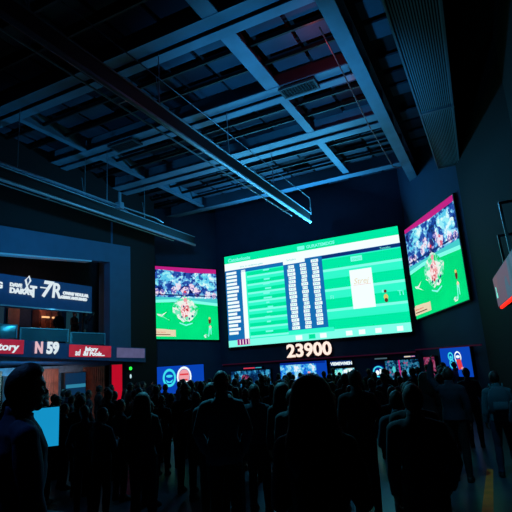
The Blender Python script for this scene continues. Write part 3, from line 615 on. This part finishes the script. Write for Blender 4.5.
def make_person(name, label, pose=('down', 'down'), hair='short', female=False, top=(20, 24, 34), legs=(10, 12, 18), skin=(150, 105, 85), hairc=(12, 9, 8), voxel=.011, ratio=.35, lean=0, head_turn=0, head_tilt=0, stance=.0, beard=False, long_top=False, group=None, hood=False):
    fs = .9 if female else 1.0
    segs = []                                                         # (region, a, b, r)
    bm = bmesh.new()
    V = Vector
    # trunk
    loft(bm, [((0, .0, .86), .13*fs+.02, .10), ((0, 0, .93), .165, .118), ((0, .0, 1.02), .150*fs+.01, .108), ((0, .005, 1.12), .138*fs, .10), ((0, .01, 1.24), .155*fs, .118), ((0, .005, 1.34), .172*fs, .118), ((0, -.005, 1.42), .155*fs, .095), ((0, -.01, 1.47), .085, .065), ((0, -.008, 1.50), .055, .055)], 22)
    if female:
        for s in (-1, 1): ell(bm, (s*.075, .10, 1.28), (.062, .055, .062), 12)
    segs += [('top', V((0, 0, .97)), V((0, 0, 1.42)))]
    cap_chain(bm, [(0, -.012, 1.44), (0, .006, 1.56)], [.062*fs, .053*fs]); segs += [('neck', V((0, 0, 1.485)), V((0, .005, 1.55)))]
    for s in (-1, 1):
        sh = V((s*.172*fs, -.005, 1.405)); e, w = ARMS[pose[0 if s < 0 else 1]]
        e = V((s*e[0]*fs, e[1], e[2])); w = V((s*w[0]*fs, w[1], w[2]))
        cap_chain(bm, [V((s*.10*fs, -.008, 1.425)), sh], [.056, .050*fs+.004]); cap_chain(bm, [sh, sh.lerp(e, .5), e], [.051*fs, .052*fs, .042*fs]); cap_chain(bm, [e, e.lerp(w, .35), w], [.042*fs, .043*fs, .028])
        d = (w-e).normalized(); pn = V((-s, .3, 0)) if abs(d.z) > .75 else V((-s*.3, 0, 1))
        hand(bm, w, d, pn, s, .55)
        segs += [('top', sh, e), ('top', e, w-d*.01), ('skin', w+d*.03, w+d*.17)]
        hp = V((s*.088, 0, .90)); st = stance*s
        kn = V((s*.105+st*.5, .02, .49)); an = V((s*.11+st, -.02, .085))
        cap_chain(bm, [hp, hp.lerp(kn, .4), kn], [.092, .080, .056]); cap_chain(bm, [kn, kn.lerp(an, .35), an], [.056, .058, .038])
        segs += [('legs', hp, kn), ('legs', kn, an+V((0, 0, .03)))]
        loft(bm, [((an.x, an.y+.055, .0), .046, .125), ((an.x, an.y+.055, .03), .050, .130), ((an.x, an.y+.035, .06), .044, .10), ((an.x, an.y, .11), .036, .045)], 16)
        segs += [('shoes', V((an.x, an.y-.03, .03)), V((an.x, an.y+.15, .03)))]
    # head in its own frame, then turned and tilted on the neck
    hb = bmesh.new(); hc = V((0, .022, 1.645))
    ell(hb, hc, (.074, .094, .108), 24); ell(hb, hc+V((0, .018, -.062)), (.054, .066, .058), 18); ell(hb, hc+V((0, .066, -.092)), (.026, .022, .022), 12)
    ell(hb, hc+V((0, .078, .022)), (.054, .018, .012), 12)                                            # brow
    tube(hb, [hc+V((0, .084, .018)), hc+V((0, .108, -.024)), hc+V((0, .094, -.035))], [.008, .013, .010], 8)   # nose
    for s in (-1, 1):
        ell(hb, hc+V((s*.040, .070, -.022)), (.020, .020, .018), 10)                                  # cheek
        ell(hb, hc+V((s*.076, -.006, -.012)), (.010, .020, .033), 12)                                 # ear
    ell(hb, hc+V((0, .085, -.058)), (.023, .010, .007), 10); ell(hb, hc+V((0, .083, -.068)), (.019, .010, .007), 10)   # lips
    T = Matrix.Translation((0, 0, 1.53)) @ Matrix.Rotation(head_turn, 4, 'Z') @ Matrix.Rotation(head_tilt, 4, 'X') @ Matrix.Translation((0, 0, -1.53))
    hb.transform(T); tmp = bpy.data.meshes.new('h'); hb.to_mesh(tmp); hb.free(); bm.from_mesh(tmp); bpy.data.meshes.remove(tmp)
    segs += [('head', T @ hc, T @ (hc+V((0, .02, -.06))))]
    body = to_mesh(bm, voxel, ratio)
    # carve the eye sockets, and classify every face by the bone it lies on
    eyes = [T @ (hc+V((s*.031, .083, .002))) for s in (-1, 1)]; fwd = (T.to_3x3() @ V((0, 1, 0)))
    for v in body.vertices:
        for e in eyes:
            dd = (v.co-e).length
            if dd < .022: v.co -= fwd*(.010*(1-dd/.022))
    body.update()
    reg = []
    for p in body.polygons:
        c = p.center; best = min(segs, key=lambda s: seg_d(c, s[1], s[2])-(.0 if s[0] != 'top' or abs(s[1].x) > .01 else .09)-(.05 if s[0] == 'head' else 0)); reg.append(best[0])
        if c.z < .98 and best[0] == 'top' and abs(c.x) < .2 and abs(c.y) < .2: reg[-1] = 'legs'
    ms = mat('skin_%d' % skin[0], skin, .55, var=.08, scale=12); mh = mat('lips', (112, 62, 56), .6)
    for m in (ms, mh): body.materials.append(m)
    lp = T @ (hc+V((0, .098, -.064)))
    for p in body.polygons:
        p.use_smooth = True; p.material_index = 1 if (p.center-lp).length < .021 and abs(p.center.z-lp.z) < .012 else 0
    root = bpy.data.objects.new(name, body); COL.objects.link(root); tag(root, label, 'person', group)
    def shell(nm, keep, off, m, cut=None, noise_a=.006):
        vs = {}; b2 = bmesh.new()
        for p, r in zip(body.polygons, reg):
            if r in keep or (cut and cut(p.center, r)):
                f = []
                for i in p.vertices:
                    if i not in vs:
                        v = body.vertices[i]; co = v.co; nz = noise.noise(co*9)*noise_a
                        vs[i] = b2.verts.new(co + v.normal*(off+nz))
                    f.append(vs[i])
                b2.faces.new(f)
        # turn the open edges in so that hems and cuffs have thickness
        ed = [e for e in b2.edges if e.is_boundary]
        if ed:
            g = bmesh.ops.extrude_edge_only(b2, edges=ed); 
            b2.normal_update()
            for v in [x for x in g['geom'] if isinstance(x, bmesh.types.BMVert)]:
                nn = min(segs, key=lambda s: seg_d(v.co, s[1], s[2])); a, b = nn[1], nn[2]; ab = b-a; t = max(0, min(1, (v.co-a).dot(ab)/ab.length_squared)); q = a+ab*t
                v.co += (q-v.co).normalized()*(off+.006)
        me = bpy.data.meshes.new(nm); b2.to_mesh(me); b2.free(); me.materials.append(m)
        for p in me.polygons: p.use_smooth = True
        o = bpy.data.objects.new(nm, me); COL.objects.link(o); o.parent = root; return o
    shell('top', {'top'}, .016, mat('cloth_%d_%d_%d' % top, top, .85, var=.25, scale=7, bump=.3), cut=lambda c, r: (r == 'legs' and c.z > .86 and (long_top or c.z > .93)) or (r == 'neck' and c.z < 1.50), noise_a=.010)
    shell('trousers', {'legs'}, .010, mat('trousers_%d_%d_%d' % legs, legs, .9, bump=.3), noise_a=.008)
    for sd in (-1, 1): shell('shoe', set(), .006, mat('shoe', (16, 16, 18), .6), cut=lambda c, r: r == 'shoes' and c.x*sd > 0, noise_a=0)
    # eyes
    b2 = bmesh.new()
    for e in eyes: ell(b2, e-fwd*.0165, (.0125,)*3, 12)
    oe = obj('eyes', b2, mat('eye_white', (150, 145, 140), .4), root, smooth=True)
    b2 = bmesh.new()
    for e in eyes: ell(b2, e-fwd*.0085, (.0062, .0062, .0062), 10)
    obj('irises', b2, mat('iris', (30, 20, 14), .3), oe, smooth=True)
    # hair
    mhair = mat('hair_%d' % hairc[0], hairc, .6, bump=.25, scale=90)
    b2 = bmesh.new(); rnd = random.Random(hash(hair) % 97 if False else len(hair)*7+int(hairc[0]))
    if hair != 'bald':
        res = bmesh.ops.create_icosphere(b2, subdivisions=4, radius=1)
        for v in b2.verts:
            d = v.co.copy(); up_ = d.z; f = d.y
            line = .42 if up_ < .35 else .42+(up_-.35)*1.2
            inside = f < line and not (up_ < -.15 and f > -.05) and up_ > -.78
            if hair == 'cap': inside = inside and up_ < .1
            k = 1.10 + .035*noise.noise(d*5) if inside else .80
            if hair == 'quiff' and up_ > .2 and f > -.2: k += .10*max(0, min(1, f+.4))+.05*up_
            if hair == 'curly' and inside: k += .09+.07*noise.noise(d*9)
            if hair in ('long', 'bun') and inside: k += .04
            v.co = V((d.x*.074*k*1.04, d.y*.094*k, d.z*.108*k)) + hc + V((0, -.004, .004))
    if hair == 'long':
        loft(b2, [((0, -.085, 1.28), .11, .03), ((0, -.085, 1.36), .150, .045), ((0, -.070, 1.44), .150, .062), ((0, -.050, 1.52), .128, .070), ((0, -.035, 1.60), .122, .080), ((0, -.025, 1.66), .114, .084), ((0, -.02, 1.71), .097, .078), ((0, -.015, 1.745), .070, .06), ((0, -.01, 1.765), .035, .03)], 24)
    if hair == 'bun': ell(b2, hc+V((0, -.09, .085)), (.042, .042, .038), 14)
    if hair == 'cap':
        res = bmesh.ops.create_icosphere(b2, subdivisions=3, radius=1)
        for v in res['verts']:
            d = v.co.copy(); v.co = V((d.x*.084, d.y*.104, max(.12, d.z)*.118)) + hc + V((0, -.002, .010))
    if hair == 'cap' or hair != 'bald' or beard:
        b2.transform(T); ob = obj('hair', b2, mhair, root, smooth=True)
    if beard:
        Ti = T.inverted()
        def bz(c, r):
            q = Ti @ c - hc
            return r in ('head', 'neck') and q.z > -.135 and q.y > -.02 and (q.z < -.078 or (q.z < -.045 and abs(q.x) > .026) or (q.z < .0 and abs(q.x) > .058 and q.y < .035) or (-.054 < q.z < -.044 and q.y > .07))
        shell('beard', set(), .007, mhair, cut=bz, noise_a=.004)
    if hair == 'cap':
        b2 = bmesh.new(); loft(b2, [((0, .115, 1.668), .068, .075), ((0, .115, 1.676), .066, .073)], 20); b2.transform(T); obj('cap_brim', b2, mhair, root)
    if hood:
        b2 = bmesh.new(); ell(b2, V((0, -.085, 1.50)), (.105, .055, .06), 18); obj('hood', b2, mat('cloth_%d_%d_%d' % top, top, .85), root, smooth=True)
    return root
def place(o, x, y, z, face, s=1.0, lean=0):
    """face: compass turn of the figure, 0 looks at the back wall, positive turns left"""
    o.location = (x, y, z); o.rotation_euler = (lean, 0, face); o.scale = (s, s, s)
    return o
F = math.radians
SCR = lambda x, y: math.atan2(-(-6.8-x), 20-y)                         # facing the big screen
P_ = .35                                                               # height of the platform
man = make_person('person', 'bearded man with dark hair and navy jacket, in profile, largest figure at far left', ('down', 'down'), 'quiff', top=(22, 34, 66), legs=(12, 14, 24), skin=(120, 84, 72), voxel=.007, ratio=.5, head_turn=F(-6), head_tilt=F(-4), beard=True, long_top=True)
place(man, -2.38, 1.85, P_, F(-24), 1.035)
woman = make_person('person', 'woman with long dark hair seen from behind, tallest in the middle of the crowd', ('fold', 'phone'), 'long', True, top=(14, 13, 18), legs=(10, 10, 14), skin=(150, 95, 75), voxel=.007, ratio=.5, head_turn=F(4))
place(woman, -.86, 2.32, P_, F(12), .95)
capman = make_person('person', 'man in a cap and a teal jacket seen from behind, left of the long-haired woman', ('pocket', 'pocket'), 'cap', top=(26, 62, 78), legs=(12, 14, 22), hairc=(14, 12, 16), skin=(130, 90, 80), voxel=.009, ratio=.4, long_top=True)
place(capman, -2.56, 4.31, P_, F(20), .96)
backman = make_person('person', 'man in a teal shirt and dark trousers carrying a backpack, at right edge aisle', ('down', 'down'), 'short', top=(34, 78, 92), legs=(24, 34, 56), hairc=(8, 8, 9), skin=(110, 75, 62), voxel=.009, ratio=.4, stance=.02)
place(backman, -.12, 9.4, 0, F(8), .965)
t = thing('backpack', 'teal backpack worn by the man standing in the aisle at right', 'backpack', (-.10, 9.19, 1.02), F(8))
bm = bmesh.new(); loft(bm, [((0, -.02, 0), .14, .06), ((0, -.03, .05), .17, .085), ((0, -.03, .25), .175, .085), ((0, -.02, .38), .14, .065), ((0, 0, .43), .07, .03)], 20); obj('bag', bm, mat('bag_cloth', (24, 60, 74), .8, var=.2, bump=.3), t, smooth=True)
bm = bmesh.new(); loft(bm, [((0, -.12, .04), .11, .02), ((0, -.125, .10), .12, .03), ((0, -.12, .2), .11, .02)], 16); obj('pocket', bm, mat('bag_pocket_dark', (26, 62, 76), .8), t, smooth=True)
for s in (-1, 1):
    bm = bmesh.new(); tube(bm, [(s*.09, .04, .40), (s*.10, .12, .47), (s*.11, .26, .42), (s*.13, .30, .2), (s*.16, .12, .05)], .015, 6); obj('strap', bm, mat('bag_pocket', (34, 80, 92), .8), t, smooth=True)
t = thing('smartphone', 'smartphone held up by the long-haired woman', 'phone', (-.885, 2.705, 1.69), F(12)); t.rotation_euler = (F(-35), 0, F(12))
bm = bmesh.new(); box(bm, -.036, .036, -.004, .004, -.075, .075); obj('case', bm, m_blk, t, bevel=.003)

# other people of the crowd, each kind built once
kinds = [
    make_person('person', 'x', ('down', 'pocket'), 'short', top=(16, 20, 30), voxel=.013, ratio=.3, ),
    make_person('person', 'x', ('pocket', 'fold'), 'quiff', top=(18, 34, 50), legs=(14, 16, 26), voxel=.013, ratio=.3, head_turn=F(25), skin=(125, 88, 74)),
    make_person('person', 'x', ('down', 'phone'), 'long', True, top=(22, 18, 26), voxel=.013, ratio=.3, head_turn=F(-15), skin=(160, 115, 98)),
    make_person('person', 'x', ('phone', 'down'), 'cap', top=(12, 14, 20), voxel=.013, ratio=.3, head_turn=F(10), skin=(110, 78, 64)),
    make_person('person', 'x', ('fold', 'fold'), 'curly', top=(24, 44, 58), voxel=.013, ratio=.3, hood=True, head_turn=F(-25), skin=(95, 65, 52)),
    make_person('person', 'x', ('raised', 'down'), 'bun', True, top=(28, 22, 30), voxel=.013, ratio=.3, head_tilt=F(6), skin=(165, 120, 100)),
    make_person('person', 'x', ('cheer', 'down'), 'short', top=(14, 24, 40), voxel=.013, ratio=.3, skin=(130, 92, 78), hairc=(20, 15, 12)),
]
used = set()
def add(k, x, y, topz, label, face=None, group=None, z=None):
    """topz: height of the crown above the ground plane"""
    base = (P_ if (y < 4.95 and x > -13.9 and (x < -1.4 or y < 3.1)) else 0) if z is None else z
    s = (topz-base)/1.76
    if k in used: o = dup(kinds[k])
    else: o = kinds[k]; used.add(k)
    o['label'] = label
    if group: o['group'] = group
    elif 'group' in o: del o['group']
    place(o, x, y, base, (SCR(x, y) if face is None else F(face)), s)
    return o
add(4, -3.72, 5.95, 1.86, 'person with curly hair in a hooded jacket, half hidden behind the man in the cap')
add(3, -5.15, 7.38, 1.83, 'dark figure in a cap in front of the left blue display with two emblems')
add(5, -7.45, 9.5, 1.74, 'person with a bun and one arm raised, before the left edge of a blue display', 20)
add(1, -3.42, 6.75, 1.78, 'person in a blue-grey jacket just right of the man in the cap', 10)
add(2, -2.85, 6.5, 1.80, 'long-haired person before the bright blue display, left of the tallest woman', 30)
add(0, -1.95, 5.4, 1.75, 'broad dark figure beyond the left shoulder of the long-haired woman', 15)
add(0, -1.84, 6.77, 1.92, 'tall dark man standing before the small bright menu board, above the crowd')
add(6, -.82, 8.96, 1.82, 'dark figure with an arm up, below the left edge of the right blue display', -5)
add(3, -1.12, 11.5, 1.64, 'small dark figure in a cap below the middle of the right blue display')
add(1, -.70, 12.0, 1.68, 'small dark figure below the right edge of the right blue display', 0)
add(4, .26, 8.0, 1.62, 'person in a teal hooded jacket cut by the right edge of the view', 5)
add(1, -6.15, 6.0, 1.60, 'person with brownish hair just right of the cyan monitor', 40)
add(4, -5.55, 5.75, 1.58, 'curly-haired person lit cyan from the side, below the red light panel', 0)
add(2, -1.34, 9.91, 1.72, 'long-haired person before the dim neon board at right', 25)
add(2, -4.55, 5.5, 1.80, 'long-haired person standing in front of the dark pier with the green light', 35)
add(0, -.72, 4.45, 1.83, 'big dark figure in front of the crowd, second head right of the long-haired woman', 5)
add(3, -.88, 5.35, 1.80, 'stout dark figure in a cap in front of the neon board', 10)
# gallery
add(5, -13.6, 13.2, 4.40, 'woman on the balcony behind the glass rail, near the right red banner', -60, z=3.02)
add(0, -14.6, 12.9, 4.55, 'man on the balcony right of the back bar', -90, z=3.1)
add(1, -15.2, 14.2, 4.65, 'man on the balcony in front of the tall teal panel', -80, z=3.1)
# the packed crowd, too dark to tell one from another
rc = random.Random(21); taken = [(o.location.x, o.location.y) for o in COL.objects if o.get('category') == 'person']
def free(x, y, r): return all((x-a)**2+(y-b)**2 > r*r for a, b in taken)
def region(y): return -1.05 if y < 13 else -1.3
LOOK = ['short-haired spectator', 'quiff-haired spectator', 'long-haired spectator', 'spectator in a cap', 'hooded curly-haired spectator', 'bun-haired spectator raising a hand', 'spectator stretching one arm up']
def where(x, y):
    a = math.degrees(math.atan2(-x, y)); d = math.hypot(x, y)
    z = 'beside the balcony' if a > 42 else 'left of the left screens' if a > 38.5 else 'below the left match screen' if a > 30 else 'below the scoreboard name list' if a > 26 else 'left of the number sign' if a > 22 else 'below the number sign' if a > 16 else 'right of the number sign' if a > 12 else 'below the scoreboard right end' if a > 8.5 else 'below the right match screen'
    return ('near, ' if d < 8.5 else 'mid-way back, ' if d < 11 else 'further back, ' if d < 14 else 'far back, ' if d < 17 else 'rearmost, ') + z
n_c = 0
for tries in range(9000):
    if n_c >= 150: break
    y = rc.uniform(3.6, 18.3); x = rc.uniform(-12.4, -.5)
    if x > region(y): continue
    a = math.degrees(math.atan2(-x, y)); dist = math.hypot(x, y)
    if a > 58 or dist < 5.9 or y < 5.35 and x > -14 or not free(x, y, .60): continue
    if a > 46 and dist < 9.2: continue
    if x < -11.3 and y > 15.6 or x-y < -29.2: continue
    taken.append((x, y)); k = rc.choice([0, 0, 1, 2, 2, 3, 3, 4, 5, 0] + ([6] if rc.random() < .1 and y > 7 else []))
    top = rc.uniform(1.56, 1.80) - (.06 if y > 12 else 0)
    add(k, x, y, top, 'dark '+LOOK[k]+' in the crowd, '+where(x, y), math.degrees(SCR(x, y))+rc.uniform(-25, 25), 'spectators packed below the screens'); n_c += 1
for i in range(22):
    for tr in range(200):
        x, y = rc.uniform(-15.0, -13.2), rc.uniform(8.8, 14.9)
        if free(x, y, .60) and not y > 13.2 and not (x < -14.7): break
    else: continue
    taken.append((x, y)); k = rc.choice([0, 1, 2, 3, 4, 5])
    add(k, x, y, rc.uniform(1.5, 1.72), 'dark '+LOOK[k]+' under the balcony, '+('behind the man at left' if y < 11 else 'in front of the wood panel' if y < 13 else 'near the red light panel'), rc.uniform(-90, -20), 'spectators under the balcony')
